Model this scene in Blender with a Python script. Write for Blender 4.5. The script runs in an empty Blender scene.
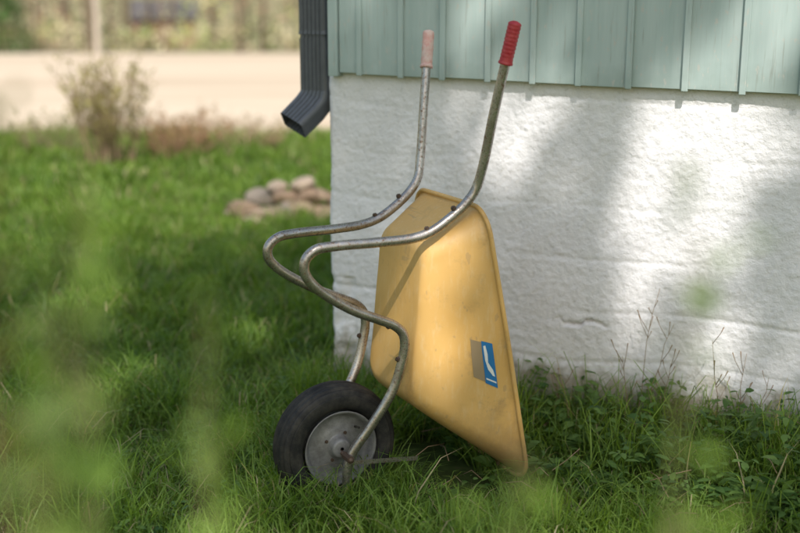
import bpy, math, random
import numpy as np
from mathutils import Vector, Matrix, noise as mnoise
random.seed(4); rng=np.random.default_rng(7)
scene=bpy.context.scene
R=math.radians
# ------------------------------------------------------------ helpers
def link(o):
    scene.collection.objects.link(o); return o
def empty(name,loc=(0,0,0),rz=0):
    o=bpy.data.objects.new(name,None); o.empty_display_size=.1
    o.location=loc; o.rotation_euler=(0,0,rz); return link(o)
def mesh_np(name,co,faces,mat=None,col=None,parent=None,smooth=False):
    co=np.asarray(co,dtype=np.float32); faces=np.asarray(faces,dtype=np.int32)
    me=bpy.data.meshes.new(name)
    m,k=faces.shape
    me.vertices.add(len(co)); me.vertices.foreach_set('co',co.ravel())
    me.loops.add(m*k); me.loops.foreach_set('vertex_index',faces.ravel())
    me.polygons.add(m); me.polygons.foreach_set('loop_start',np.arange(0,m*k,k,dtype=np.int32))
    me.update(calc_edges=True)
    if smooth: me.polygons.foreach_set('use_smooth',np.ones(m,dtype=bool))
    if col is not None:
        c=np.ones((len(co),4),dtype=np.float32); c[:,:3]=col
        at=me.color_attributes.new('Col','FLOAT_COLOR','POINT'); at.data.foreach_set('color',c.ravel())
    o=bpy.data.objects.new(name,me)
    if mat: me.materials.append(mat)
    link(o)
    if parent: o.parent=parent
    return o
def mesh_py(name,verts,faces,mat=None,parent=None,smooth=False):
    me=bpy.data.meshes.new(name); me.from_pydata([tuple(v) for v in verts],[],faces); me.update()
    if smooth:
        for p in me.polygons:p.use_smooth=True
    if mat: me.materials.append(mat)
    o=link(bpy.data.objects.new(name,me))
    if parent:o.parent=parent
    return o
def catmull(P,n=8):
    P=[Vector(p) for p in P]; Q=[P[0]*2-P[1]]+P+[P[-1]*2-P[-2]]; out=[]
    for i in range(1,len(Q)-2):
        p0,p1,p2,p3=Q[i-1:i+3]
        t0=0;t1=t0+max((p1-p0).length,1e-5)**.5;t2=t1+max((p2-p1).length,1e-5)**.5;t3=t2+max((p3-p2).length,1e-5)**.5
        for j in range(n):
            t=t1+(t2-t1)*j/n
            A1=p0*((t1-t)/(t1-t0))+p1*((t-t0)/(t1-t0))
            A2=p1*((t2-t)/(t2-t1))+p2*((t-t1)/(t2-t1))
            A3=p2*((t3-t)/(t3-t2))+p3*((t-t2)/(t3-t2))
            B1=A1*((t2-t)/(t2-t0))+A2*((t-t0)/(t2-t0))
            B2=A2*((t3-t)/(t3-t1))+A3*((t-t1)/(t3-t1))
            out.append(B1*((t2-t)/(t2-t1))+B2*((t-t1)/(t2-t1)))
    out.append(P[-1]); return out
def tube_geo(P,r,seg=12,closed=False):
    P=[Vector(p) for p in P]; n=len(P)
    if not hasattr(r,'__len__'): r=[r]*n
    T=[]
    for i in range(n):
        a=P[(i-1)%n] if (closed or i>0) else P[i]; b=P[(i+1)%n] if (closed or i<n-1) else P[i]
        d=(b-a); T.append(d.normalized() if d.length>1e-9 else Vector((0,0,1)))
    up=Vector((0,0,1)) if abs(T[0].z)<.9 else Vector((1,0,0))
    N=(up-T[0]*up.dot(T[0])).normalized(); V=[];F=[]
    for i in range(n):
        N=(N-T[i]*N.dot(T[i])).normalized(); B=T[i].cross(N)
        for k in range(seg):
            a=2*math.pi*k/seg
            V.append(P[i]+(N*math.cos(a)+B*math.sin(a))*r[i])
    m=n if closed else n-1
    for i in range(m):
        for k in range(seg):
            a=i*seg+k;b=i*seg+(k+1)%seg;c=((i+1)%n)*seg+(k+1)%seg;d=((i+1)%n)*seg+k
            F.append((a,b,c,d))
    if not closed:
        F.append(tuple(range(seg-1,-1,-1))); F.append(tuple(range((n-1)*seg,n*seg)))
    return V,F
def tube(name,P,r,mat,parent=None,seg=12,closed=False):
    V,F=tube_geo(P,r,seg,closed); return mesh_py(name,V,F,mat,parent,True)
def merge(parts):
    V=[];F=[]
    for v,f in parts:
        o=len(V); V+=list(v); F+=[tuple(i+o for i in q) for q in f]
    return V,F
def box_geo(x0,x1,y0,y1,z0,z1):
    V=[(x,y,z) for z in (z0,z1) for y in (y0,y1) for x in (x0,x1)]
    return V,[(0,2,3,1),(4,5,7,6),(0,1,5,4),(2,6,7,3),(0,4,6,2),(1,3,7,5)]
def bevel(o,w=.003,s=2):
    m=o.modifiers.new('b','BEVEL'); m.width=w; m.segments=s; m.limit_method='ANGLE'; return o
def leaves_geo(C,D,N,Lh,Wd):
    D=D/np.linalg.norm(D,axis=1,keepdims=True)
    S=np.cross(D,N); S/=np.linalg.norm(S,axis=1,keepdims=True)+1e-9
    N=np.cross(S,D); Lh=Lh[:,None];Wd=Wd[:,None]
    v=[C, C+D*Lh*.3-S*Wd*.45+N*Lh*.06, C+D*Lh*.68-S*Wd*.38+N*Lh*.02, C+D*Lh-N*Lh*.12, C+D*Lh*.68+S*Wd*.38+N*Lh*.02, C+D*Lh*.3+S*Wd*.45+N*Lh*.06]
    co=np.stack(v,axis=1).reshape(-1,3)
    t=np.array([[0,1,5],[1,2,4],[1,4,5],[2,3,4]])
    F=(t[None]+np.arange(len(C))[:,None,None]*6).reshape(-1,3)
    return co,F
def randdir(n):
    v=rng.normal(size=(n,3)); return v/np.linalg.norm(v,axis=1,keepdims=True)
# ------------------------------------------------------------ materials
class M:
    def __init__(s,name,rough=.6,base=(.5,.5,.5),metal=0,spec=.5):
        s.m=bpy.data.materials.new(name); s.m.use_nodes=True; s.nt=s.m.node_tree; s.n=s.nt.nodes; s.l=s.nt.links
        s.b=s.n['Principled BSDF']; s.b.inputs['Roughness'].default_value=rough
        s.b.inputs['Base Color'].default_value=(*base,1); s.b.inputs['Metallic'].default_value=metal
        s.b.inputs['Specular IOR Level'].default_value=spec
    def coord(s,scale=(1,1,1)):
        t=s.n.new('ShaderNodeTexCoord'); mp=s.n.new('ShaderNodeMapping'); mp.inputs['Scale'].default_value=scale
        s.l.new(t.outputs['Object'],mp.inputs[0]); return mp.outputs[0]
    def noise(s,sc,det=4,rough=.6,vec=None):
        t=s.n.new('ShaderNodeTexNoise'); t.inputs['Scale'].default_value=sc; t.inputs['Detail'].default_value=det; t.inputs['Roughness'].default_value=rough
        s.l.new(vec or s.coord(),t.inputs['Vector']); return t.outputs['Fac']
    def ramp(s,f,stops):
        r=s.n.new('ShaderNodeValToRGB'); e=r.color_ramp.elements
        while len(e)<len(stops): e.new(.5)
        for k,(p,c) in enumerate(stops):
            e[k].position=p; e[k].color=(*c,1) if len(c)==3 else c
        s.l.new(f,r.inputs[0]); return r.outputs[0]
    def mix(s,f,a,b,mode='MIX'):
        x=s.n.new('ShaderNodeMix'); x.data_type='RGBA'; x.blend_type=mode
        for v,i in ((f,0),(a,6),(b,7)):
            if isinstance(v,(int,float)): x.inputs[i].default_value=v
            elif isinstance(v,tuple): x.inputs[i].default_value=(*v,1)
            else: s.l.new(v,x.inputs[i])
        return x.outputs[2]
    def math(s,op,a,b=0):
        x=s.n.new('ShaderNodeMath'); x.operation=op
        for v,i in ((a,0),(b,1)):
            if isinstance(v,(int,float)): x.inputs[i].default_value=v
            else: s.l.new(v,x.inputs[i])
        return x.outputs[0]
    def bump(s,h,strength=.5,dist=.01,prev=None):
        x=s.n.new('ShaderNodeBump'); x.inputs['Strength'].default_value=strength; x.inputs['Distance'].default_value=dist
        s.l.new(h,x.inputs['Height'])
        if prev: s.l.new(prev,x.inputs['Normal'])
        s.l.new(x.outputs[0],s.b.inputs['Normal']); return x.outputs[0]
    def col(s,c): s.l.new(c,s.b.inputs['Base Color'])
    def rough(s,c): s.l.new(c,s.b.inputs['Roughness'])
    def vcol(s):
        a=s.n.new('ShaderNodeAttribute'); a.attribute_name='Col'; return a.outputs['Color']
def leaf_mat(name,trans=.4,tint=(1.25,1.25,.5),rough=.5):
    x=M(name,rough,spec=.3); c=x.vcol(); x.col(c)
    t=x.n.new('ShaderNodeBsdfTranslucent'); x.l.new(x.mix(1.0,c,tint,'MULTIPLY'),t.inputs[0])
    mx=x.n.new('ShaderNodeMixShader'); mx.inputs[0].default_value=trans
    x.l.new(x.b.outputs[0],mx.inputs[1]); x.l.new(t.outputs[0],mx.inputs[2])
    x.l.new(mx.outputs[0],x.n['Material Output'].inputs[0]); return x.m
def vmat(name,rough=.85):
    x=M(name,rough,spec=.2); x.col(x.vcol()); return x.m

m_leaf=leaf_mat('leaf'); m_grass=leaf_mat('grass_blades',.38,(1.5,1.5,.5),.42); m_bark=vmat('bark'); m_far=vmat('distant_foliage',.8)
# plaster
x=M('rough_whitewashed_plaster',.9,spec=.2)
n1=x.noise(3.0,2,.6); n2=x.noise(45,3,.7); n3=x.noise(160,1,.6)
c=x.ramp(n1,[(.3,(.77,.765,.81)),(.62,(.83,.825,.87))])
c=x.mix(x.ramp(n2,[(.32,(.0,.0,.0)),(.42,(1,1,1))]),(.69,.68,.70),c)
sp=x.n.new('ShaderNodeSeparateXYZ'); tc=x.n.new('ShaderNodeTexCoord'); x.l.new(tc.outputs['Object'],sp.inputs[0])
h=x.math('ADD',sp.outputs[2],x.math('MULTIPLY',x.noise(9,3,.7),-.35))
c=x.mix(x.ramp(h,[(.0,(1,1,1)),(.10,(0,0,0))]),c,(.42,.38,.33))
x.col(c)
b=x.bump(n2,.5,.009); x.bump(n3,.35,.003,b); m_plaster=x.m
# siding
def paint(name,ca,cb):
    x=M(name,.62,spec=.35)
    g=x.noise(14,4,.65,x.coord((1,1,.06))); g2=x.noise(90,3,.6,x.coord((1,1,.05))); w=x.noise(7,3,.7)
    c=x.ramp(g,[(.3,ca),(.7,cb)]); 
    c=x.mix(x.ramp(g2,[(.60,(0,0,0)),(.72,(1,1,1))]),c,(.33,.37,.35))
    oi=x.n.new('ShaderNodeTexCoord'); s2=x.n.new('ShaderNodeSeparateXYZ'); x.l.new(oi.outputs['Object'],s2.inputs[0])
    hz=x.math('SUBTRACT',s2.outputs[2],x.math('MULTIPLY',w,.22))
    c=x.mix(x.ramp(x.math('SUBTRACT',hz,.9),[(.30,(.5,.5,.5)),(.39,(0,0,0))]),c,(.28,.36,.34))
    k=x.noise(55,3,.75,x.coord((1,1,.35)))
    c=x.mix(x.ramp(k,[(.60,(0,0,0)),(.66,(.8,.8,.8))]),c,(.50,.51,.48))
    x.col(c); x.bump(g2,.35,.002); return x.m
m_sid=paint('teal_painted_boards',(.38,.48,.475),(.48,.57,.565))
m_dark=M('dark_gap',.9,(.03,.03,.03)).m
x=M('slate_sheet_metal',.38,(.07,.08,.10),.0,.6); x.col(x.ramp(x.noise(30),[(.3,(.085,.095,.115)),(.7,(.11,.12,.145))])); m_pipe=x.m
m_roof=M('roof_sheet',.6,(.10,.09,.09)).m
# yellow tray
x=M('ochre_plastic_tray',.42,spec=.45)
a=x.noise(4,4,.6); bb=x.noise(60,3,.7,x.coord((1,1,.25)))
c=x.ramp(a,[(.3,(.62,.37,.12)),(.7,(.69,.43,.155))])
c=x.mix(x.ramp(bb,[(.52,(0,0,0)),(.78,(.5,.5,.5))]),c,(.70,.53,.31))
d=x.noise(11,5,.75)
c=x.mix(x.ramp(d,[(.56,(0,0,0)),(.76,(.55,.55,.55))]),c,(.38,.24,.11))
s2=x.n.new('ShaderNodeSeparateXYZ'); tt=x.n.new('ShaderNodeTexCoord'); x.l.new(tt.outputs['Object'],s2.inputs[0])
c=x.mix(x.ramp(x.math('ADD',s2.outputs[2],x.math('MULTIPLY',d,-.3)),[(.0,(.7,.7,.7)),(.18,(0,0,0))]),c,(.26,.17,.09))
sc=x.noise(38,2,.5,x.coord((1,.12,.5)))
c=x.mix(x.ramp(sc,[(.66,(0,0,0)),(.69,(.5,.5,.5))]),c,(.42,.28,.14))
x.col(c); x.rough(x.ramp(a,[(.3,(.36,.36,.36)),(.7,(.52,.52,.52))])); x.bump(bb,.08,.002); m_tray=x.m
# tube metal
x=M('weathered_zinc_tube',.35,(.4,.4,.4),.85)
a=x.noise(18,4,.7); b2=x.noise(90,3,.7)
c=x.ramp(a,[(.35,(.33,.30,.28)),(.6,(.46,.43,.41))]); c=x.mix(x.ramp(b2,[(.53,(0,0,0)),(.68,(.9,.9,.9))]),c,(.20,.12,.075))
x.col(c); x.rough(x.ramp(b2,[(.4,(.26,.26,.26)),(.7,(.55,.55,.55))])); m_zinc=x.m
m_bolt=M('rusty_bolt',.6,(.13,.09,.07),.6).m
x=M('red_grip',.5); x.col(x.ramp(x.noise(60,4,.7),[(.35,(.40,.02,.035)),(.7,(.50,.07,.08))])); m_red=x.m
x=M('faded_grip',.6); x.col(x.ramp(x.noise(40,4,.7),[(.4,(.66,.50,.46)),(.62,(.62,.34,.31))])); m_fade=x.m
x=M('tyre_rubber',.62,spec=.35); x.col(x.ramp(x.noise(25,4,.7),[(.4,(.016,.016,.018)),(.75,(.06,.055,.048))])); m_tyre=x.m
x=M('grey_rim',.5,(.4,.4,.4),.3); a=x.noise(22,5,.75); x.col(x.ramp(a,[(.38,(.17,.165,.17)),(.62,(.27,.27,.28)),(.8,(.15,.11,.08))])); m_rim=x.m
m_blue=M('blue_sticker',.35,(.02,.16,.40)).m; m_white=M('white_print',.4,(.70,.71,.71)).m; m_brown=M('worn_sticker',.6,(.30,.22,.13)).m

# ------------------------------------------------------------ ground
def sst(a,b,v):
    t=np.clip((v-a)/(b-a),0,1); return t*t*(3-2*t)
def gz(x,y):
    x=np.asarray(x,float);y=np.asarray(y,float)
    near=1-sst(20,40,y)
    g=near*(.015*np.sin(1.7*x+.5)*np.cos(1.3*y)+.010*np.sin(4.1*x+2.2*y))-.012
    g+=.05*sst(.5,1.5,x)*near
    g-=.025*np.maximum(0,y-13)*(y<95)+.025*82*(y>=95)
    g+=.07*np.maximum(0,y-96)
    return g
xs=np.concatenate([np.linspace(-400,-12,25),np.linspace(-11.8,8,130),np.linspace(8.5,400,25)])
ys=np.concatenate([np.linspace(-60,-2,15),np.linspace(-1.8,22,150),np.linspace(23,95,60),np.linspace(96,400,30)])
X,Y=np.meshgrid(xs,ys); Z=gz(X,Y)
nx,ny=len(xs),len(ys); I=np.arange(nx*ny).reshape(ny,nx)
F=np.stack([I[:-1,:-1],I[:-1,1:],I[1:,1:],I[1:,:-1]],-1).reshape(-1,4)
x=M('ground_soil_and_field',.95,spec=.1)
tc=x.n.new('ShaderNodeTexCoord'); s2=x.n.new('ShaderNodeSeparateXYZ'); x.l.new(tc.outputs['Object'],s2.inputs[0])
soil=x.ramp(x.noise(12,3,.7),[(.3,(.035,.05,.015)),(.6,(.06,.09,.025)),(.8,(.10,.085,.045))])
straw=x.ramp(x.noise(.35,4,.65,x.coord((.3,1,1))),[(.3,(.54,.43,.32)),(.7,(.65,.54,.42))])
st2=x.noise(.12,2,.6,x.coord((.15,1,1))); straw=x.mix(x.ramp(st2,[(.45,(0,0,0)),(.62,(.5,.5,.5))]),straw,(.50,.38,.28))
green=x.ramp(x.noise(1.2,3,.7),[(.35,(.12,.16,.04)),(.7,(.30,.26,.14))])
yy=x.math('ADD',s2.outputs[1],x.math('MULTIPLY',x.noise(.55,3,.6),3.0))
c=x.mix(x.ramp(x.math('MULTIPLY',yy,.01),[(.135,(0,0,0)),(.148,(1,1,1))]),soil,green)
c=x.mix(x.ramp(x.math('MULTIPLY',yy,.01),[(.155,(0,0,0)),(.175,(1,1,1))]),c,straw)
forest=x.ramp(x.noise(.25,4,.7),[(.3,(.09,.10,.04)),(.55,(.24,.21,.12)),(.75,(.40,.35,.22))])
c=x.mix(x.ramp(x.math('MULTIPLY',yy,.01),[(.78,(0,0,0)),(.82,(1,1,1))]),c,forest)
x.col(c)
mesh_np('ground',np.stack([X,Y,Z],-1).reshape(-1,3),F,x.m,smooth=True)

# ------------------------------------------------------------ house
HC=Vector((-.292,4.522,0)); HA=math.atan2(-.41,.912)
house=empty('wooden_house',HC,HA)
HX=Vector((math.cos(HA),math.sin(HA),0)); HY=Vector((-HX.y,HX.x,0))
def sidz(s): return 1.335-.018*max(0,min(s,3))
ps=np.concatenate([np.linspace(-6,-.5,60),np.linspace(-.48,-.05,60),np.linspace(-.045,.045,19),np.linspace(.05,2.35,380),np.linspace(2.37,7,110)])
zs=np.concatenate([np.linspace(-.4,-.02,6),np.linspace(0,1.36,225)])
V=np.zeros((len(zs),len(ps),3)); rr=.028
for i,p in enumerate(ps):
    if p>.045: b=Vector((p-.045+rr,0,0)); nrm=Vector((0,-1,0))
    elif p<-.045: b=Vector((0,-(p+.045)+rr,0)); nrm=Vector((-1,0,0))
    else:
        a=(p+.045)/.09*math.pi/2; nrm=Vector((-math.cos(a),-math.sin(a),0)); b=Vector((rr,rr,0))+nrm*rr
    for j,z in enumerate(zs):
        q=Vector((p,z,0))
        d=.010*mnoise.noise(q*2.2)+.0030*mnoise.noise(q*9+Vector((5,0,0)))+.0021*mnoise.noise(q*34)+.0018*mnoise.noise(q*75)
        bz=(z*5.2+.05*math.sin(p*3)+.25*mnoise.noise(Vector((p*1.5,z*.8,4))))%1.0
        kk=max(0,mnoise.noise(Vector((p*2,math.floor(z*5.2)*3.3,1)))+.25)
        d-=.007*math.exp(-((bz-.5)/.05)**2)*kk
        if .95<p<1.30:
            zc=.42+.010*math.sin(p*40)+.012*mnoise.noise(Vector((p*50,0,0)))+.02*(p-1.1); t=(p-.99)/.22
            if 0<t<1: d-=.03*math.exp(-((z-zc)/.006)**2)*math.sin(t*math.pi)*(.8+mnoise.noise(Vector((p*30,9,0))))
        if abs(p)<.14 and z<.5: d-=.02*max(0,mnoise.noise(Vector((p*14,z*14,7)))+.1)
        w_=b+nrm*d; V[j,i]=(w_.x,w_.y,z)
n1_,n2_=len(ps),len(zs); I=np.arange(n1_*n2_).reshape(n2_,n1_)
F=np.stack([I[:-1,:-1],I[:-1,1:],I[1:,1:],I[1:,:-1]],-1).reshape(-1,4)
mesh_np('foundation_wall',V.reshape(-1,3),F,m_plaster,parent=house,smooth=True)
parts=[];bats=[]
TOP=3.0
def board(a0,a1,z0,axis,proud,th=.022):
    zb0=z0+(sidz(a0)-1.335 if axis=='x' else 0); zb1=z0+(sidz(a1)-1.335 if axis=='x' else 0)
    if axis=='x':
        V=[(a0,-proud,zb0),(a1,-proud,zb1),(a1,-proud+th,zb1),(a0,-proud+th,zb0),(a0,-proud,TOP),(a1,-proud,TOP),(a1,-proud+th,TOP),(a0,-proud+th,TOP)]
    else:
        q=proud-.066
        V=[(-q,a0,zb0),(-q,a1,zb1),(-q+th,a1,zb1),(-q+th,a0,zb0),(-q,a0,TOP),(-q,a1,TOP),(-q+th,a1,TOP),(-q+th,a0,TOP)]
    return V,[(0,1,2,3),(4,7,6,5),(0,4,5,1),(1,5,6,2),(2,6,7,3),(3,7,4,0)]
edges=[.072]; e=.165
while e<7: edges.append(e); e+=.185+random.uniform(-.015,.015)
for k in range(len(edges)-1):
    pr=.036+random.uniform(-.003,.003)
    parts.append(board(edges[k]+.002,edges[k+1]-.002,1.338+random.uniform(-.004,.004),'x',pr))
    if k>0: bats.append(board(edges[k]-.011,edges[k]+.011,1.334+random.uniform(-.004,.004),'x',.050,.011))
yE=.03
while yE<6:
    parts.append(board(yE+.002,yE+.183,1.338+random.uniform(-.003,.003),'y',.034)); bats.append(board(yE+.174,yE+.196,1.334,'y',.047,.011)); yE+=.185
V,F=merge(parts); bevel(mesh_py('siding_boards',V,F,m_sid,house),.0015,1)
V,F=merge(bats); bevel(mesh_py('siding_battens',V,F,m_sid,house),.002,1)
V,F=merge([box_geo(.029,.070,-.048,.020,1.325,TOP)]); bevel(mesh_py('corner_board',V,F,m_sid,house),.002,1)
V,F=merge([box_geo(0.06,7,.0125,6,1.29,1.37),box_geo(.06,7,.0,5.99,1.371,TOP)]); mesh_py('wall_core',V,F,m_dark,house)
V=[(-.2,-.2,2.95),(7.3,-.2,2.95),(7.3,3,3.5),(-.2,3,3.5),(-.2,6.2,2.95),(7.3,6.2,2.95)]
V+= [(a,b,c+.08) for a,b,c in V]
mesh_py('roof',V,[(0,3,2,1),(3,4,5,2),(6,7,8,9),(9,8,11,10),(0,1,7,6),(4,10,11,5),(0,6,9,3),(3,9,10,4),(1,2,8,7),(2,5,11,8)],m_roof,house)
# downspout
ds=empty('downspout',HC,HA)
def prof(w,d,rib=.004):
    pts=[];r=.016
    def side(p0,p1,nx_,ny_):
        for i in range(36):
            t=i/36; ph=(t*5)%1
            o=-rib if (.3<ph<.7 and .08<t<.92) else 0
            pts.append((p0[0]+(p1[0]-p0[0])*t+nx_*o,p0[1]+(p1[1]-p0[1])*t+ny_*o))
    def arc(cx,cy,a0):
        for i in range(6):
            a=a0+math.pi/2*i/6; pts.append((cx+r*math.cos(a),cy+r*math.sin(a)))
    side((-w+r,-d),(w-r,-d),0,-1);arc(w-r,-d+r,-math.pi/2);side((w,-d+r),(w,d-r),1,0);arc(w-r,d-r,0)
    side((w-r,d),(-w+r,d),0,1);arc(-w+r,d-r,math.pi/2);side((-w,d-r),(-w,-d+r),-1,0);arc(-w+r,-d+r,math.pi)
    return pts
def sweep(name,path,scales,mat,thick=.0015):
    pr=prof(.060,.045); V=[];F=[];n=len(pr)
    path=[Vector(p) for p in path]
    for i,p in enumerate(path):
        a=path[max(i-1,0)];b=path[min(i+1,len(path)-1)]; t=(a-b).normalized()
        if i==len(path)-1: t=(path[-2]-path[-1]).normalized()
        q=Vector((0,0,1)).rotation_difference(t)
        for (u,v) in pr: V.append(p+q@Vector((u*scales[i],v*scales[i],0)))
    for i in range(len(path)-1):
        for k in range(n): F.append((i*n+k,i*n+(k+1)%n,(i+1)*n+(k+1)%n,(i+1)*n+k))
    o=mesh_py(name,V,F,mat,ds); m=o.modifiers.new('s','SOLIDIFY'); m.thickness=thick; m.offset=-1; return o
c0=Vector((-.068,.05,0))
k1=Vector((-.05,-.085,0))
sweep('pipe',[c0+Vector((0,0,2.9)),c0+Vector((0,0,1.36))],[1,1],m_pipe)
sweep('sleeve',[c0+Vector((0,0,1.66)),c0+Vector((0,0,1.50)),c0+Vector((0,0,1.485))],[1.07,1.07,1.12],m_pipe)
sweep('elbow',[c0+Vector((0,0,1.47)),c0+Vector((0,0,1.26)),c0+k1*.12+Vector((0,0,1.222)),c0+k1*.45+Vector((0,0,1.188)),c0+k1*1.25+Vector((0,0,1.125))],[1.05,1.05,1.06,1.03,1.0],m_pipe)
V,F=merge([box_geo(-.15,.0,.03,.055,1.78,1.80)]); mesh_py('bracket',V,F,m_pipe,ds)

# ------------------------------------------------------------ wheelbarrow
W=Vector((-.219,3.477,0)); wb=empty('wheelbarrow',W,R(207))
def L3(a,l,z): return Vector((l,a,z))
def rounded(at,ab,zt,zb,lt,lb,r):
    hh=(zt-zb)/2; hw=(at+ab)/2; pts=[]
    rp=r/hw; rq=r/hh
    def seg(p0,q0,p1,q1,n):
        for i in range(n): pts.append((p0+(p1-p0)*i/n,q0+(q1-q0)*i/n))
    def arc(cp,cq,a0,n=8):
        for i in range(n):
            a=a0+math.pi/2*i/n; pts.append((cp+rp*math.cos(a),cq+rq*math.sin(a)))
    seg(1,-1+rq,1,1-rq,12); arc(1-rp,1-rq,0); seg(1-rp,1,-1+rp,1,12); arc(-1+rp,1-rq,math.pi/2)
    seg(-1,1-rq,-1,-1+rq,12); arc(-1+rp,-1+rq,math.pi); seg(-1+rp,-1,1-rp,-1,12); arc(1-rp,-1+rq,1.5*math.pi)
    out=[]
    for p,q in pts:
        t=(q+1)/2; out.append(L3(p*(ab+(at-ab)*t),lb+(lt-lb)*t,zb+(zt-zb)*t))
    return out
FL=dict(at=.165,ab=.172,zt=.855,zb=.33,lt=-.25,lb=-.205,r=.055)
RM=dict(at=.238,ab=.32,zt=.960,zb=.06,lt=-.43,lb=-.56,r=.085)
def ringt(t): return rounded(**{k:FL[k]+(RM[k]-FL[k])*t for k in FL})
cen=L3(0,-.2275,.595)
fl=ringt(0); ins=[cen+(p-cen)*.88 for p in fl]; r12=ringt(.14)
rings=[[cen+(p-cen)*f for p in ins] for f in (.02,.3,.6,.85)]
for i in range(8):
    t=i/7; rings.append([ins[k]*(1-t)**2+fl[k]*2*t*(1-t)+r12[k]*t*t for k in range(len(fl))])
for t in (.22,.34,.46,.58,.7,.82,.92,1.0): rings.append(ringt(t))
rim=ringt(1.0); rc=sum(rim,Vector())/len(rim)
lip=[p+(p-rc).normalized()*.012 for p in rim]; rings.append(lip)
V=[p for r_ in rings for p in r_]; n=len(rim); F=[]
for i in range(len(rings)-1):
    for k in range(n): F.append((i*n+k,(i+1)*n+k,(i+1)*n+(k+1)%n,i*n+(k+1)%n))
F.append(tuple(range(n)))
for v in V: v.x+=.004*mnoise.noise(Vector(v)*6); v.y+=.004*mnoise.noise(Vector(v)*5+Vector((3,3,3)))
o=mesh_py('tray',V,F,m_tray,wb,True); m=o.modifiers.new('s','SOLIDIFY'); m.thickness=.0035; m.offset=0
tube('tray_rim',[p+(p-rc).normalized()*.014 for p in rim],.0075,m_tray,wb,10,True)
PT=[(.292,-.487,1.545),(.24,-.453,1.283),(.207,-.433,1.10),(.192,-.418,1.03),(.186,-.385,.985),(.182,-.32,.935),(.18,-.262,.903),(.176,-.20,.888),(.165,-.092,.884),(.155,.06,.884),(.15,.118,.877),(.15,.151,.850),(.15,.155,.812),(.15,.125,.765),(.15,.0055,.678),(.15,-.10,.628),(.15,-.150,.603),(.15,-.180,.572),(.149,-.187,.53),(.146,-.176,.47),(.14,-.1484,.383),(.12,-.075,.262),(.103,-.018,.175),(.10,-.002,.125),(.10,.0,.035)]
for sgn,nm in ((1,'frame_tube_right'),(-1,'frame_tube_left')):
    def adj(a,l,z):
        if sgn>0: return L3(a,l,z)
        k=max(0,min(1,(z-1.0)/.5)); k2=max(0,min(1,(z-.7)/.15))
        return L3(-a,l-.028*k+.008*k2,z-.022*k-.016*k2)
    P=catmull([adj(a,l,z) for a,l,z in PT],8)
    tube(nm,P,.0158,m_zinc,wb,16)
    p0=P[0]; d=(P[0]-P[6]).normalized(); p1=p0-d*.125
    gp=[];gr=[];nn=34
    for i in range(nn+1):
        t=i/nn; gp.append(p1+(p0+d*.008-p1)*t)
        r_=.0205+(.0009*math.sin(t*math.pi*22) if sgn>0 else .0004*math.sin(t*40)); 
        if t<.06: r_+=.002
        if t>.92: r_*=math.sqrt(max(0.02,1-((t-.92)/.085)**2))
        gr.append(r_)
    tube('grip_right' if sgn>0 else 'grip_left',gp,gr,m_red if sgn>0 else m_fade,wb,18)
def bolt(name,p,d,hl=.008,r=.009,stub=.004):
    p=Vector(p);d=Vector(d).normalized(); V1=tube_geo([p,p+d*hl],r,6); V2=tube_geo([p+d*hl*.9,p+d*(hl+stub)],r*.55,8)
    V,F=merge([V1,V2]); mesh_py(name,V,F,m_bolt,wb)
bd=L3(0,.75,.65)
for i,(a,l,z) in enumerate([(.18,-.262,.903),(.184,-.355,.962),(.15,-.145,.605),(.147,-.18,.49)]):
    for sg in (1,-1):
        d=bd if i<2 else L3(0,1,-.1); d=d.normalized()
        bolt('bolt',L3(sg*a,l,z)+d*.013+(L3(0,.008,-.016) if sg<0 and i<2 else L3(0,0,0)),d)
for sg in (1,-1):
    p0=L3(sg*.125,.01,.155);p1=L3(sg*.12,-.25,.12)
    u=(p1-p0).normalized(); w=Vector((0,0,1)).cross(u).normalized(); t_=u.cross(w)
    V=[p+w*sw*.002+t_*st*.007 for p in (p0,p1) for sw,st in ((-1,-1),(1,-1),(1,1),(-1,1))]
    mesh_py('axle_strut',V,[(0,1,2,3),(7,6,5,4),(0,4,5,1),(1,5,6,2),(2,6,7,3),(3,7,4,0)],m_zinc,wb)
    V,F=tube_geo([L3(sg*.085,0,.165),L3(sg*.132,0,.165)],.013,6); mesh_py('axle_nut',V,F,m_bolt,wb)
CZ=.178
tube('axle',[L3(-.135,0,.165),L3(.14,0,.165)],.0075,m_bolt,wb,12)
def lathe(name,prof_,mat,seg=96,closed=False,cz=CZ,k=1.0):
    V=[];F=[];n=len(prof_)
    for i in range(seg):
        a=2*math.pi*i/seg
        for (y,r_) in prof_: V.append((r_*k*math.cos(a),y,cz+r_*k*math.sin(a)))
    for i in range(seg):
        j=(i+1)%seg
        for kk in range(n if closed else n-1):
            k2=(kk+1)%n; F.append((i*n+kk,i*n+k2,j*n+k2,j*n+kk))
    return mesh_py(name,V,F,mat,wb,True)
Rt=.211; tp=[]
N_=100
for i in range(N_+1):
    a=-math.pi*.93+ (2*math.pi*.93)*i/N_
    sy=math.copysign(abs(math.sin(a))**.8,math.sin(a))*.060; sr=math.copysign(abs(math.cos(a))**.8,math.cos(a))*.045
    r_=Rt-.045+sr
    if abs(a)<1.25:
        g=math.sin(sy*2*math.pi/.0165+1.57)
        if g<-.1: r_-=.007
    tp.append((sy,r_))
o=lathe('tyre',tp,m_tyre)
rn=[(.050,.113),(.056,.119),(.0575,.1165),(.054,.111),(.042,.105),(.030,.100),(.027,.094),(.026,.075),(.030,.060),(.034,.052),(.033,.040),(.036,.036),(.052,.031),(.062,.028),(.064,.024),(.064,.006)]
lathe('rim_near',rn,m_rim,72,k=1.08); lathe('rim_far',[(-y,r_) for y,r_ in rn],m_rim,72,k=1.08)
tube('valve',[L3(.03,-.062,.235),L3(.055,-.066,.239)],.004,m_tyre,wb,8)
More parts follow.
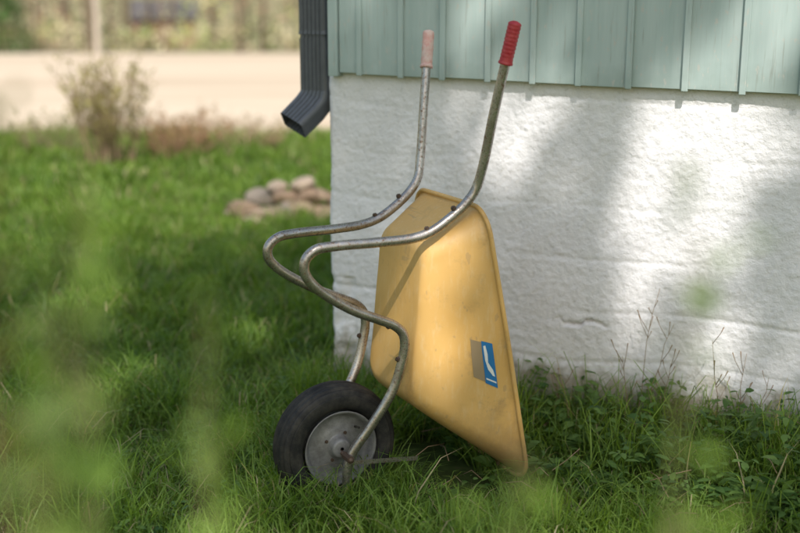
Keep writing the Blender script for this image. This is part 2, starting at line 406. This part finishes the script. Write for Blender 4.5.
for k in range(4):
    a=k*math.pi/2+.5; bolt('rim_bolt',(math.cos(a)*.050,.033,CZ+math.sin(a)*.050),(0,1,0),.005,.006,.003)
def panel(u,w,off=.004):
    f0=L3(FL['at'],FL['lt'],FL['zt']);f1=L3(FL['ab'],FL['lb'],FL['zb']);g0=L3(RM['at'],RM['lt'],RM['zt']);g1=L3(RM['ab'],RM['lb'],RM['zb'])
    f=f0.lerp(f1,w); r_=g0.lerp(g1,w); p=f.lerp(r_,u); p2=f0.lerp(f1,w+.01).lerp(g0.lerp(g1,w+.01),u)
    nrm=(r_-f).cross(p2-p).normalized()
    if nrm.y<0: nrm=-nrm
    p=p.copy(); q=Vector(p); p.x+=.004*mnoise.noise(q*6); p.y+=.004*mnoise.noise(q*5+Vector((3,3,3)))
    return p+nrm*off
def patch(name,u0,u1,w0,w1,mat,off,nu=4,nw=6):
    V=[panel(u0+(u1-u0)*i/nu,w0+(w1-w0)*j/nw,off) for j in range(nw+1) for i in range(nu+1)]
    F=[(j*(nu+1)+i,j*(nu+1)+i+1,(j+1)*(nu+1)+i+1,(j+1)*(nu+1)+i) for j in range(nw) for i in range(nu)]
    return mesh_py(name,V,F,mat,wb,True)
patch('sticker_worn',.58,.70,.495,.665,m_brown,.0035)
patch('sticker_blue',.702,.83,.49,.67,m_blue,.0038)
def blob(name,pts,mat,off):
    V=[panel(u,w,off) for u,w in pts]; mesh_py(name,V,[tuple(range(len(V)))],mat,wb)
blob('sticker_swoosh',[(.72,.51),(.745,.505),(.76,.54),(.755,.575),(.80,.60),(.815,.625),(.79,.625),(.745,.605),(.725,.57)],m_white,.0046)
patch('sticker_bar',.715,.82,.645,.652,m_white,.0046)

# ------------------------------------------------------------ grass
def house_local(x,y):
    dx=x-HC.x; dy=y-HC.y
    return dx*HX.x+dy*HX.y, dx*HY.x+dy*HY.y
def barrow_local(x,y):
    ca,sa=math.cos(R(207)),math.sin(R(207)); dx=x-W.x;dy=y-W.y
    return dx*ca+dy*sa, -dx*sa+dy*ca
def patchy(x,y,f=1.,ph=0):
    return (np.sin(x*2.1*f+ph+1.3*np.sin(y*1.7*f))*np.cos(y*2.6*f+ph*2+1.1*np.sin(x*1.9*f))+.5*np.sin(x*5.3*f+y*4.1*f+ph))/1.5
def keep(x,y):
    hx,hy=house_local(x,y); k=~((hx>-.0)&(hy>-.012))
    bl,ba=barrow_local(x,y); k&=~((np.abs(ba)<.25)&(bl<-.24)&(bl>-.52))
    k&=~((np.abs(ba)<.06)&(np.abs(bl)<.12))
    return k
def sample(n,x0f,x1f,y0,y1,power=1.):
    y=y0+(y1-y0)*rng.random(n)**power
    xa=x0f(y);xb=x1f(y); x_=xa+(xb-xa)*rng.random(n)
    return x_,y
def blades(x,y,h,w,name_cols,lean=.45):
    n=len(x); z=gz(x,y)-.005
    az=rng.random(n)*2*math.pi; ld=rng.random(n)*2*math.pi
    le=h*lean*(rng.random(n)**.7)*1.2
    D=np.stack([np.cos(ld),np.sin(ld),np.zeros(n)],-1); S=np.stack([np.cos(az),np.sin(az),np.zeros(n)],-1)
    B=np.stack([x,y,z],-1); H=h[:,None]; Wd=w[:,None]; Le=le[:,None]; Zu=np.array([[0,0,1.]])
    b0=B-S*Wd*.5; b1=B+S*Wd*.5
    c1=B+Zu*H*.5+D*Le*.28; m0=c1-S*Wd*.45; m1=c1+S*Wd*.45
    c2=B+Zu*H*.85+D*Le*.72; k0=c2-S*Wd*.28;k1_=c2+S*Wd*.28
    t=B+Zu*H*(1-.25*rng.random((n,1)))+D*Le*1.25
    co=np.stack([b0,b1,m0,m1,k0,k1_,t],1).reshape(-1,3)
    tr=np.array([[0,1,3],[0,3,2],[2,3,5],[2,5,4],[4,5,6]])
    F=(tr[None]+np.arange(n)[:,None,None]*7).reshape(-1,3)
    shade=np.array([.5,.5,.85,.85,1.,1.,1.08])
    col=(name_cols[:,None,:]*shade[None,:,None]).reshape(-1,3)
    return co,F,col
def gcols(n,x,y):
    g1=np.array([.105,.20,.034]);g2=np.array([.24,.355,.065]);dry=np.array([.50,.42,.26])
    t=np.clip(.5+.35*patchy(x,y,1.2,2)+.34*rng.normal(size=n),0,1)[:,None]
    c=g1*(1-t)+g2*t; d=(rng.random(n)<.055); c[d]=dry*(.6+.5*rng.random((d.sum(),1))); return c
sets=[]
def addset(n,x0f,x1f,y0,y1,hm,hs,w,power=1.,lean=.5):
    x_,y_=sample(n,x0f,x1f,y0,y1,power); k=keep(x_,y_); x_=x_[k];y_=y_[k]; n=len(x_)
    pt=patchy(x_,y_,1.6)+.6*patchy(x_,y_,4.7,1); h=hm*(1+.5*pt)*(1+hs*rng.normal(size=n)); h=np.clip(h,.02,.4)
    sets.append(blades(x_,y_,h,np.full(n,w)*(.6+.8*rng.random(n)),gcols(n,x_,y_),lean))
L=lambda y:-.42*y-.25; Rr=lambda y:np.minimum(.42*y+.25,2.6)
addset(62000,L,Rr,2.7,5.2,.085,.38,.0050,lean=.85)
addset(52000,L,lambda y:np.full_like(y,.6),5.0,8.5,.09,.35,.009,lean=.7)
addset(34000,L,lambda y:np.full_like(y,1.8),8.3,14.6,.09,.35,.017)
addset(7000,lambda y:y*0-4.,lambda y:y*0+4.,.3,2.8,.1,.3,.008)
addset(7000,lambda y:y*0-9.,lambda y:-.4*y,3,13,.1,.3,.018)
tx,ty=sample(560,L,Rr,3.0,9); k=keep(tx,ty);tx=tx[k];ty=ty[k]
x_=np.repeat(tx,24)+rng.normal(size=len(tx)*24)*.03; y_=np.repeat(ty,24)+rng.normal(size=len(tx)*24)*.03
k=keep(x_,y_);x_=x_[k];y_=y_[k]
sets.append(blades(x_,y_,.15*(1+.35*rng.normal(size=len(x_))).clip(.4,1.9),np.full(len(x_),.0055),gcols(len(x_),x_,y_)*1.1,.9))
ang=rng.random(1500)*6.28; rd=.10+.16*rng.random(1500); x_=W.x+np.cos(ang)*rd*1.2; y_=W.y+np.sin(ang)*rd-.03
k=keep(x_,y_);x_=x_[k];y_=y_[k]
sets.append(blades(x_,y_,.11*(1+.4*rng.normal(size=len(x_))).clip(.4,1.8),np.full(len(x_),.0048),gcols(len(x_),x_,y_),.8))
sW=rng.random(7500)*2.6; dW=.01+rng.random(7500)**1.6*.4
x_=HC.x+HX.x*sW-HY.x*dW; y_=HC.y+HX.y*sW-HY.y*dW; k=keep(x_,y_);x_=x_[k];y_=y_[k]
sets.append(blades(x_,y_,.13*(1+.45*rng.normal(size=len(x_))).clip(.3,2.2),np.full(len(x_),.0045),gcols(len(x_),x_,y_)*.95,.5))
tx=[];ty=[]
for s0 in np.concatenate([.75+rng.random(26)*1.9,[.05,.2]]):
    d0=.05+.4*rng.random(); tx.append(HC.x+HX.x*s0-HY.x*d0); ty.append(HC.y+HX.y*s0-HY.y*d0)
x_=np.repeat(tx,28)+rng.normal(size=len(tx)*28)*.026; y_=np.repeat(ty,28)+rng.normal(size=len(tx)*28)*.026; k=keep(x_,y_);x_=x_[k];y_=y_[k]
sets.append(blades(x_,y_,.24*(1+.35*rng.normal(size=len(x_))).clip(.3,1.7),np.full(len(x_),.0046),gcols(len(x_),x_,y_),.7))
x_,y_=sample(6500,L,Rr,2.8,7); k=keep(x_,y_)&(patchy(x_,y_,2.3,5)>.05); x_=x_[k];y_=y_[k]
sets.append(blades(x_,y_,np.full(len(x_),.05),np.full(len(x_),.003),np.array([[.45,.39,.27]])*(.6+.6*rng.random((len(x_),1))),3.0))
def join(sets):
    off=0;CO=[];FF=[];CC=[]
    for co,f,c in sets: CO.append(co);FF.append(f+off);CC.append(c);off+=len(co)
    return np.concatenate(CO),np.concatenate(FF),np.concatenate(CC)
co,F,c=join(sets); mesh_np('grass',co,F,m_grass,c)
# ------------------------------------------------------------ weeds
def weeds(px,py,hmax,nl,ls):
    n=len(px)*nl; bx=np.repeat(px,nl);by=np.repeat(py,nl); hm=np.repeat(hmax,nl)
    t=rng.random(n); z=gz(bx,by)+.015+hm*t; az=rng.random(n)*2*math.pi
    D=np.stack([np.cos(az),np.sin(az),.1+.6*rng.random(n)-.3*t],-1)
    C=np.stack([bx,by,z],-1)+D*np.array([[1,1,0]])*.012
    Nn=np.stack([-.3*np.cos(az),-.3*np.sin(az),np.ones(n)],-1)+.3*rng.normal(size=(n,3))
    Lh=ls*(.6+.7*rng.random(n))*(1.15-.5*t); co,F=leaves_geo(C,D,Nn,Lh,Lh*(.32+.25*rng.random(n)))
    a=np.array([.06,.135,.035]);b=np.array([.18,.29,.07]); tt=np.clip(.5+.3*rng.normal(size=(n,1)),0,1)
    return co,F,np.repeat(a*(1-tt)+b*tt,6,axis=0)
ws=[]
x_,y_=sample(900,L,Rr,2.9,6.5); k=keep(x_,y_)&(patchy(x_,y_,1.9,4)>-.15); ws.append(weeds(x_[k],y_[k],.03+.07*rng.random(k.sum()),9,.045))
s_=.55+rng.random(380)*2.2; d_=.02+rng.random(380)**1.3*.6; x_=HC.x+HX.x*s_-HY.x*d_; y_=HC.y+HX.y*s_-HY.y*d_; k=keep(x_,y_)
ws.append(weeds(x_[k],y_[k],.04+.24*rng.random(k.sum())**1.7,15,.065))
s_=rng.random(60)*.6; d_=.02+rng.random(60)*.2; x_=HC.x+HX.x*s_-HY.x*d_; y_=HC.y+HX.y*s_-HY.y*d_; k=keep(x_,y_)
ws.append(weeds(x_[k],y_[k],.04+.06*rng.random(k.sum()),12,.05))
co,F,c=join(ws); mesh_np('weeds',co,F,m_leaf,c)
parts=[]
def stalk(x,y,h,lean,br=6):
    z=float(gz(x,y)); p=[Vector((x,y,z))]; a=random.random()*6.28
    for i in range(1,7):
        t=i/6; p.append(Vector((x+lean*t*t+.008*random.uniform(-1,1),y+.3*lean*math.sin(a)*t+.006*random.uniform(-1,1),z+h*t)))
    parts.append(tube_geo(p,[.0020*(1-.6*i/6) for i in range(7)],5))
    for k in range(br):
        t=random.uniform(.35,.98); i=int(t*6); q=p[i].lerp(p[min(i+1,6)],t*6-i); a=random.random()*6.28; l_=random.uniform(.02,.07)
        parts.append(tube_geo([q,q+Vector((math.cos(a)*l_*.5,math.sin(a)*l_*.5,l_*.8)),q+Vector((math.cos(a)*l_*.7,math.sin(a)*l_*.7,l_*1.3))],[.0012,.0011,.0022],4))
def wallpt(s,d): return HC.x+HX.x*s-HY.x*d, HC.y+HX.y*s-HY.y*d
for s,d,h,le in ((1.33,.09,.60,.05),(1.37,.12,.47,.08),(1.30,.14,.36,-.03),(1.42,.1,.32,.03),(1.62,.1,.42,-.05),(1.68,.08,.36,.03),(1.75,.13,.30,.04),(1.0,.12,.22,.05)):
    x_,y_=wallpt(s,d); stalk(x_,y_,h,le)
for k in range(34):
    x_,y_=wallpt(random.uniform(.7,2.0),random.uniform(.1,.9)); z=float(gz(x_,y_))+random.uniform(.03,.12); a=random.random()*3.14; l_=random.uniform(.07,.22)
    parts.append(tube_geo([(x_,y_,z),(x_+math.cos(a)*l_*.5,y_+math.sin(a)*l_*.5,z+.02),(x_+math.cos(a)*l_,y_+math.sin(a)*l_,z+random.uniform(-.03,.05))],.0016,4))
V,F=merge(parts); x=M('dry_stem',.8,(.28,.19,.12)); mesh_py('dry_stalks',V,F,x.m,None,True)

# ------------------------------------------------------------ stone pile
x=M('field_stone',.85); x.col(x.mix(1.0,x.vcol(),x.ramp(x.noise(12,4,.75),[(.3,(.55,.52,.5)),(.7,(1.1,1.05,1))]),'MULTIPLY')); m_st=x.m
import bmesh
SV=[];SF=[];SC=[]; off=0
stones=[(-.34,0,.07,.12),(-.14,-.06,.08,.12),(.08,-.02,.07,.12),(.28,.02,.08,.12),(0,.12,.06,.16),(-.2,.1,.17,.11),(-.04,.03,.20,.10),(.13,.05,.18,.11),(.25,.08,.20,.10),(-.44,.1,.05,.09),(.42,-.05,.05,.08),(-.24,-.14,.04,.08),(.02,-.16,.04,.08),(.1,.06,.28,.08),(-.1,.1,.26,.08),(.35,.1,.16,.08)]
for (dx,dy,dz,r_) in stones:
    bm=bmesh.new(); bmesh.ops.create_icosphere(bm,subdivisions=3,radius=1); sx,sy,sz=random.uniform(.9,1.5),random.uniform(.8,1.1),random.uniform(.45,.8); rz=random.random()*3; rx=random.uniform(-.5,.5)
    planes=[(Vector(randdir(1)[0]),random.uniform(.55,.8)) for _ in range(9)]
    V=[]
    for v in bm.verts:
        p=v.co.copy()
        for pn,pd in planes:
            dd=p.dot(pn)
            if dd>pd: p-=pn*(dd-pd)
        p*=1.15*r_*(1+.05*mnoise.noise(p*6)); p=Vector((p.x*sx,p.y*sy,p.z*sz)); p.rotate(Matrix.Rotation(rz,3,'Z')@Matrix.Rotation(rx,3,'X')); V.append(p+Vector((-.84+dx,8.3+dy,float(gz(-.8,8.45))+dz)))
    pal=random.choice([(.26,.19,.14),(.36,.28,.22),(.21,.17,.14),(.40,.33,.27),(.30,.23,.17),(.25,.22,.19)])
    SV+= [tuple(v) for v in V]; SF+=[tuple(v.index+off for v in f.verts) for f in bm.faces]; SC+=[pal]*len(V); off+=len(V); bm.free()
mesh_np('stone_pile',np.array(SV),np.array(SF),m_st,np.array(SC),smooth=False)

# ------------------------------------------------------------ shrubs
def shrub(name,x,y,h,spread,nst,leafn,leafc,leafs,barkc,rad=.006,base=.05,twig=4):
    parts=[];tips=[]
    z=float(gz(x,y))
    for k in range(nst):
        a=random.random()*6.28; r0=random.random()*base; sp=random.random()*spread; hh=h*random.uniform(.6,1.0)
        p=[Vector((x+math.cos(a)*(r0+sp*t**1.3)+random.uniform(-1,1)*.02*h,y+math.sin(a)*(r0+sp*t**1.3)+random.uniform(-1,1)*.02*h,z-.02+hh*t)) for t in (0,.25,.5,.75,1)]
        parts.append(tube_geo(p,[rad*(1-.8*i/4) for i in range(5)],5))
        for j in range(twig):
            t=random.uniform(.3,.95)*4; i=int(t); q=p[i].lerp(p[i+1],t-i); b=random.random()*6.28; l_=h*random.uniform(.12,.3)
            e=q+Vector((math.cos(b)*l_*.6,math.sin(b)*l_*.6,l_*.8)); parts.append(tube_geo([q,q.lerp(e,.5)+Vector((0,0,-.01)),e],[rad*.45,rad*.35,rad*.15],4))
            for m_ in range(4): tips.append(q.lerp(e,random.random()))
        for m_ in range(4): tips.append(p[random.randint(2,3)].lerp(p[4],random.random()))
    V,F=merge(parts); F=[f for f in F if len(f)==4]
    V=np.array([tuple(v) for v in V]); 
    root=bpy.data.objects.new(name,None); link(root)
    mesh_np('stems',V,np.array(F),m_bark,np.tile(np.array(barkc),(len(V),1)),root,True)
    if leafn:
        T=np.array([tuple(t) for t in tips]); C=T[rng.integers(0,len(T),leafn)]+rng.normal(size=(leafn,3))*leafs*.5
        Lh=leafs*(.6+.8*rng.random(leafn)); D=randdir(leafn)+np.array([[0,0,.3]]); co,F=leaves_geo(C,D,randdir(leafn),Lh,Lh*.6)
        cc=np.repeat(np.array(leafc)[None]*(.7+.6*rng.random((leafn,1))),6,axis=0); mesh_np('leaves',co,F,m_leaf,cc,root)
    return root
shrub('shrub',-2.95,11.3,1.15,.50,46,2300,(.38,.34,.14),.035,(.34,.24,.16),.009,.25,6)
shrub('shrub',-2.45,11.9,.55,.5,60,1300,(.42,.27,.16),.03,(.38,.24,.16),.008,.35,5)
shrub('shrub',-1.75,12.6,.38,.5,36,700,(.40,.30,.18),.03,(.36,.25,.18),.007,.45,4)
shrub('shrub',-3.9,12.5,.5,.5,36,900,(.28,.28,.12),.03,(.32,.24,.17),.006,.4,4)
def sapling(name,x,y,top,leafpts,leafc=(.20,.31,.06),ls=.026,stem=.0024,sc=(.20,.17,.09)):
    z=float(gz(x,y)); parts=[]; p=catmull([(x-.03,y,z),(x+.01,y+.01,z+top*.4),(x-.01,y-.01,z+top*.75),(x,y,z+top)],6)
    parts.append(tube_geo(p,[stem*(1-.7*i/len(p)) for i in range(len(p))],6)); C=[]
    for (lx,ly,lz,n) in leafpts:
        q=min(p,key=lambda v:abs(v.z-(lz-.05))); e=Vector((lx,ly,lz)); parts.append(tube_geo([q,q.lerp(e,.5)+Vector((0,0,.005)),e],[.0014,.001,.0006],5))
        for k in range(n): C.append(tuple(e.lerp(q,random.random()*.5)+Vector((random.gauss(0,.014),random.gauss(0,.014),random.gauss(0,.020)))))
    V,F=merge(parts); F=[f for f in F if len(f)==4]; V=np.array([tuple(v) for v in V])
    root=bpy.data.objects.new(name,None); link(root)
    mesh_np('stem',V,np.array(F),m_bark,np.tile(np.array(sc),(len(V),1)),root,True)
    C=np.array(C); n=len(C); Lh=ls*(.6+.7*rng.random(n)); co,F=leaves_geo(C,randdir(n)+np.array([[0,0,.4]]),randdir(n),Lh,Lh*.55)
    mesh_np('leaves',co,F,m_leaf,np.repeat(np.array(leafc)[None]*(.75+.5*rng.random((n,1))),6,axis=0),root)
sapling('sapling',-.27,.95,1.50,[(-.28,.96,1.45,12),(-.30,.94,1.40,9),(-.26,.96,1.37,7),(-.32,.95,1.32,7),(-.29,.97,1.26,8),(-.27,.95,1.19,6)])
sapling('sapling',-.16,.88,1.37,[(-.155,.88,1.33,6),(-.165,.87,1.29,6),(-.15,.88,1.25,7),(-.16,.88,1.21,6),(-.13,.88,1.18,4),(-.15,.86,1.13,6)])
sapling('sapling',.10,.86,1.24,[(.118,.86,1.225,5),(.10,.86,1.20,6),(.095,.86,1.18,6)])
sapling('sapling',.245,.90,1.44,[(.25,.90,1.42,7),(.255,.90,1.385,4),(.24,.90,1.33,3),(.25,.90,1.28,3),(.24,.90,1.22,4),(.25,.90,1.17,8),(.23,.90,1.15,10),(.27,.90,1.16,8)])
sapling('sapling',-.37,.98,1.60,[(-.37,.98,1.52,9),(-.36,.98,1.50,8),(-.38,1.0,1.47,6),(-.35,.98,1.44,6),(-.36,.98,1.38,8),(-.35,.98,1.30,8),(-.36,.98,1.22,8)],(.24,.22,.08),stem=.004,sc=(.22,.13,.09))
sapling('sapling',-.29,.80,1.25,[(-.30,.80,1.20,8),(-.27,.80,1.17,8),(-.25,.80,1.14,8),(-.32,.8,1.13,8),(-.22,.80,1.11,8)])
sapling('sapling',-.22,.70,1.44,[(-.235,.70,1.41,6),(-.215,.70,1.37,6),(-.24,.70,1.33,8),(-.225,.70,1.28,8),(-.23,.7,1.24,8)],(.15,.25,.05))
sapling('sapling',-.235,.66,1.36,[(-.235,.66,1.34,7),(-.225,.66,1.30,7),(-.24,.66,1.26,7)],(.19,.26,.06),stem=.003,sc=(.22,.14,.09))

# ------------------------------------------------------------ tree line
def clumps(centers,radii,nper,size,cols,flat=.8):
    n=len(centers)*nper; idx=np.repeat(np.arange(len(centers)),nper)
    v=randdir(n)*(rng.random((n,1))**.45)*radii[idx][:,None]; v[:,2]*=flat
    C=centers[idx]+v; Lh=size[idx]*(.6+.8*rng.random(n)); co,F=leaves_geo(C,randdir(n),randdir(n),Lh,Lh*.75)
    cc=cols[idx]*(.7+.6*rng.random((n,1))); return co,F,np.repeat(cc,6,axis=0)
nc=700; cx=-62+95*rng.random(nc); cy=78+22*rng.random(nc)**1.3; 
low=rng.random(nc)<.66
cz=gz(cx,cy)+np.where(low,.3+1.6*rng.random(nc),2.5+6*rng.random(nc)); rad=np.where(low,.7+1.1*rng.random(nc),1.3+1.4*rng.random(nc))
pal=np.array([[.40,.46,.15],[.54,.48,.29],[.26,.34,.10],[.60,.54,.38],[.08,.11,.04],[.38,.26,.18]]); cols=pal[rng.integers(0,6,nc)]
co,F,cc=clumps(np.stack([cx,cy,cz],-1),rad,34,np.where(low,.24,.34)*np.ones(nc),cols)
tl=empty('tree_line'); mesh_np('foliage',co,F,m_far,cc,tl)
parts=[]
for k in range(110):
    tx=random.uniform(-62,33); ty=random.uniform(77.5,96); z=float(gz(tx,ty)); r_=random.uniform(.08,.25); p=[Vector((tx+random.uniform(-.3,.3)*i*.3,ty,z-.2+i*2.2)) for i in range(6)]
    parts.append(tube_geo(p,[r_*(1-.13*i) for i in range(6)],7))
V,F=merge(parts); F=[f for f in F if len(f)==4]; V=np.array([tuple(v) for v in V]); mesh_np('trunks',V,np.array(F),m_bark,np.tile(np.array((.15,.11,.08)),(len(V),1)),tl,True)
def spruce(x,y,h,r):
    n=2600; t=rng.random(n)**.8; a=rng.random(n)*6.28; rr_=r*(1-t)*(.3+.7*rng.random(n)**.5)*(1+.25*np.sin(a*5+t*20)); z0=float(gz(x,y))
    C=np.stack([x+np.cos(a)*rr_,y+np.sin(a)*rr_,z0+.15+h*t-.15*rr_],-1); D=np.stack([np.cos(a),np.sin(a),-.3+0*a],-1)+.3*rng.normal(size=(n,3)); Lh=.35*(.5+rng.random(n))
    co,F=leaves_geo(C,D,np.tile([0,0,1.],(n,1))+.2*rng.normal(size=(n,3)),Lh,Lh*.4)
    root=bpy.data.objects.new('spruce_tree',None); link(root)
    mesh_np('needles',co,F,m_far,np.repeat(np.array([.06,.12,.03])[None]*(.6+.8*rng.random((n,1))),6,axis=0),root)
    V,F=tube_geo([(x,y,z0-.2),(x,y,z0+h*.5),(x,y,z0+h)],[.14,.08,.02],8); F=[f for f in F if len(f)==4]; V=np.array([tuple(v) for v in V]); mesh_np('trunk',V,np.array(F),m_bark,np.tile(np.array((.12,.08,.06)),(len(V),1)),root,True)
spruce(-26.8,77,6,2.3); spruce(-30.5,80,7,2.4)
V,F=tube_geo([(-20.6,77,-2),(-20.5,77,1),(-20.7,77,5),(-20.5,77,9)],[.22,.18,.14,.05],9); F=[f for f in F if len(f)==4]; V=np.array([tuple(v) for v in V])
mesh_np('birch_trunk',V,np.array(F),m_bark,np.tile(np.array((.50,.44,.38)),(len(V),1)),tl,True)
rc_=empty('red_cottage',(-20.6,99,float(gz(-20.6,99))-.1),R(12))
m_rw=M('red_boards',.8,(.24,.12,.085)).m; m_wt=M('white_trim',.7,(.5,.45,.42)).m; m_gl=M('window_glass',.15,(.05,.06,.07)).m
V,F=box_geo(-2.6,2.6,-2,2,0,2.5); F=F[:1]+F[2:]; V+= [(-2.6,0,3.9),(2.6,0,3.9)]; F+=[(4,6,8),(5,9,7)]; mesh_py('walls',V,F,m_rw,rc_)
V=[(-2.9,-2.3,2.35),(2.9,-2.3,2.35),(2.9,0,4.0),(-2.9,0,4.0),(-2.9,2.3,2.35),(2.9,2.3,2.35)]; o=mesh_py('roof',V,[(0,1,2,3),(3,2,5,4)],m_roof,rc_); o.modifiers.new('s','SOLIDIFY').thickness=.1
for wx in (-1.6,1.4):
    V,F=box_geo(wx-.45,wx+.45,-2.05,-1.995,.9,1.9); mesh_py('window_frame',V,F,m_wt,rc_); V,F=box_geo(wx-.37,wx+.37,-2.06,-2.051,1.0,1.8); mesh_py('window_pane',V,F,m_gl,rc_)
V,F=box_geo(-.5,.4,-2.05,-1.995,0.05,2.0); mesh_py('door',V,F,m_rw,rc_)

# ------------------------------------------------------------ sun and shade trees
el=R(50); hx_,hy_=.1,-.995
S=np.array([hx_*math.cos(el),hy_*math.cos(el),math.sin(el)]); S/=np.linalg.norm(S)
def wp(s,z,d=0): return np.array([HC.x+HX.x*s-HY.x*d,HC.y+HX.y*s-HY.y*d,z])
gaps=[(wp(.83,1.14),.12),(wp(.79,1.20),.10),(wp(1.42,1.12),.18),(wp(1.55,1.08),.20),(wp(1.46,.90),.19),(wp(1.54,.82),.15),(wp(1.38,.68),.10),(wp(1.63,.36),.09),(wp(1.28,.42),.06),  # light patch centres; crown leaves are cleared along sun rays to each
      (wp(.68,1.62),.12),(wp(1.7,1.6),.12),(np.array([.10,3.42,.80]),.12),(np.array([.12,3.42,.66]),.10),(np.array([.14,3.40,.52]),.06),(np.array([-.16,3.3,.86]),.08),
      (np.array([.5,2.9,0]),.15),(np.array([-.5,3.0,0]),.15),(np.array([.95,3.2,.1]),.12),(np.array([-1.2,4.6,0]),.16),(np.array([-1.7,5.8,0]),.22),(np.array([-.7,5.2,0]),.14)]
def ingap(P3,mar=.02):
    C=np.array([tuple(p) for p in P3]); hit=np.zeros(len(C),bool)
    for P,r_ in gaps:
        d=C-P[None]; perp=d-(d@S)[:,None]*S[None]; hit|=np.linalg.norm(perp,axis=1)<r_+mar
    return hit
def shade_tree(name,base,crown,rad,ncl,nper,leaf=.14,sig=.26):  # out-of-view tree added to dapple the sun, crown shaped around the gaps
    root=bpy.data.objects.new(name,None); link(root); bx,by=base; z=float(gz(bx,by)); cr=Vector(crown)
    parts=[]; tr=catmull([(bx,by,z-.2),(bx+.05,by,z+2.5),(bx+(cr.x-bx)*.2,by+(cr.y-by)*.3,cr.z-3.2),(bx+(cr.x-bx)*.35,by+(cr.y-by)*.6,cr.z),(bx+(cr.x-bx)*.45,cr.y-.2,cr.z+rad[2]*.8)],7)
    parts.append(tube_geo(tr,[.15*(1-.9*i/(len(tr)-1))+.01 for i in range(len(tr))],10))
    cc=randdir(ncl)*(rng.random((ncl,1))**.4)*np.array([rad])+np.array([crown])
    for k in range(0,ncl,7):
        q=tr[random.randint(len(tr)//2,len(tr)-3)]; e=Vector(cc[k])
        if ingap([q.lerp(e,t/10) for t in range(11)],.05).any(): continue
        parts.append(tube_geo([q,q.lerp(e,.5)+Vector((0,0,.15)),e],[.020,.012,.004],5))
    V,F=merge(parts); F=[f for f in F if len(f)==4]; V=np.array([tuple(v) for v in V]); mesh_np('trunk_and_limbs',V,np.array(F),m_bark,np.tile(np.array((.35,.32,.29)),(len(V),1)),root,True)
    idx=np.repeat(np.arange(ncl),nper); n=len(idx); C=cc[idx]+rng.normal(size=(n,3))*sig
    C=C[~(ingap(C,.05)&(rng.random(n)<.98))]; n=len(C); Lh=leaf*(.7+.6*rng.random(n)); co,F=leaves_geo(C,randdir(n),randdir(n),Lh,Lh*.75)
    mesh_np('leaves',co,F,m_far,np.repeat(np.array([.14,.20,.05])[None]*(.7+.6*rng.random((n,1))),6,axis=0),root)
shade_tree('unseen_shade_birch',(3.6,-5.2),(1.4,-3.7,10.8),(2.7,2.3,1.9),640,18,sig=.34)
shade_tree('unseen_shade_birch',(-3.6,-4.5),(-2.0,-3.2,10.4),(2.6,2.3,1.7),170,18)

w=bpy.data.worlds.new('World'); scene.world=w; w.use_nodes=True; nt=w.node_tree
sk=nt.nodes.new('ShaderNodeTexSky'); sk.sky_type='NISHITA'; sk.sun_disc=False; sk.sun_elevation=el; sk.sun_rotation=math.atan2(hx_,hy_); sk.dust_density=2.2; sk.air_density=2.2; sk.ozone_density=1.5
nt.links.new(sk.outputs[0],nt.nodes['Background'].inputs[0]); nt.nodes['Background'].inputs[1].default_value=.15
sl=bpy.data.lights.new('sun','SUN'); sl.energy=4.9; sl.angle=R(.6); sl.color=(1,.94,.85); so=link(bpy.data.objects.new('sun',sl))
so.rotation_euler=Vector(S).to_track_quat('Z','Y').to_euler()
cd=bpy.data.cameras.new('camera'); cam=link(bpy.data.objects.new('camera',cd)); cam.location=(0,0,1.6); cam.rotation_euler=(R(90-13.24),0,0)
cd.lens=50; cd.sensor_width=36; cd.clip_start=.05; cd.clip_end=2000
cd.dof.use_dof=True; cd.dof.focus_distance=3.65; cd.dof.aperture_fstop=1.2
scene.camera=cam
scene.view_settings.view_transform='Standard'; scene.view_settings.look='None'; scene.view_settings.exposure=0
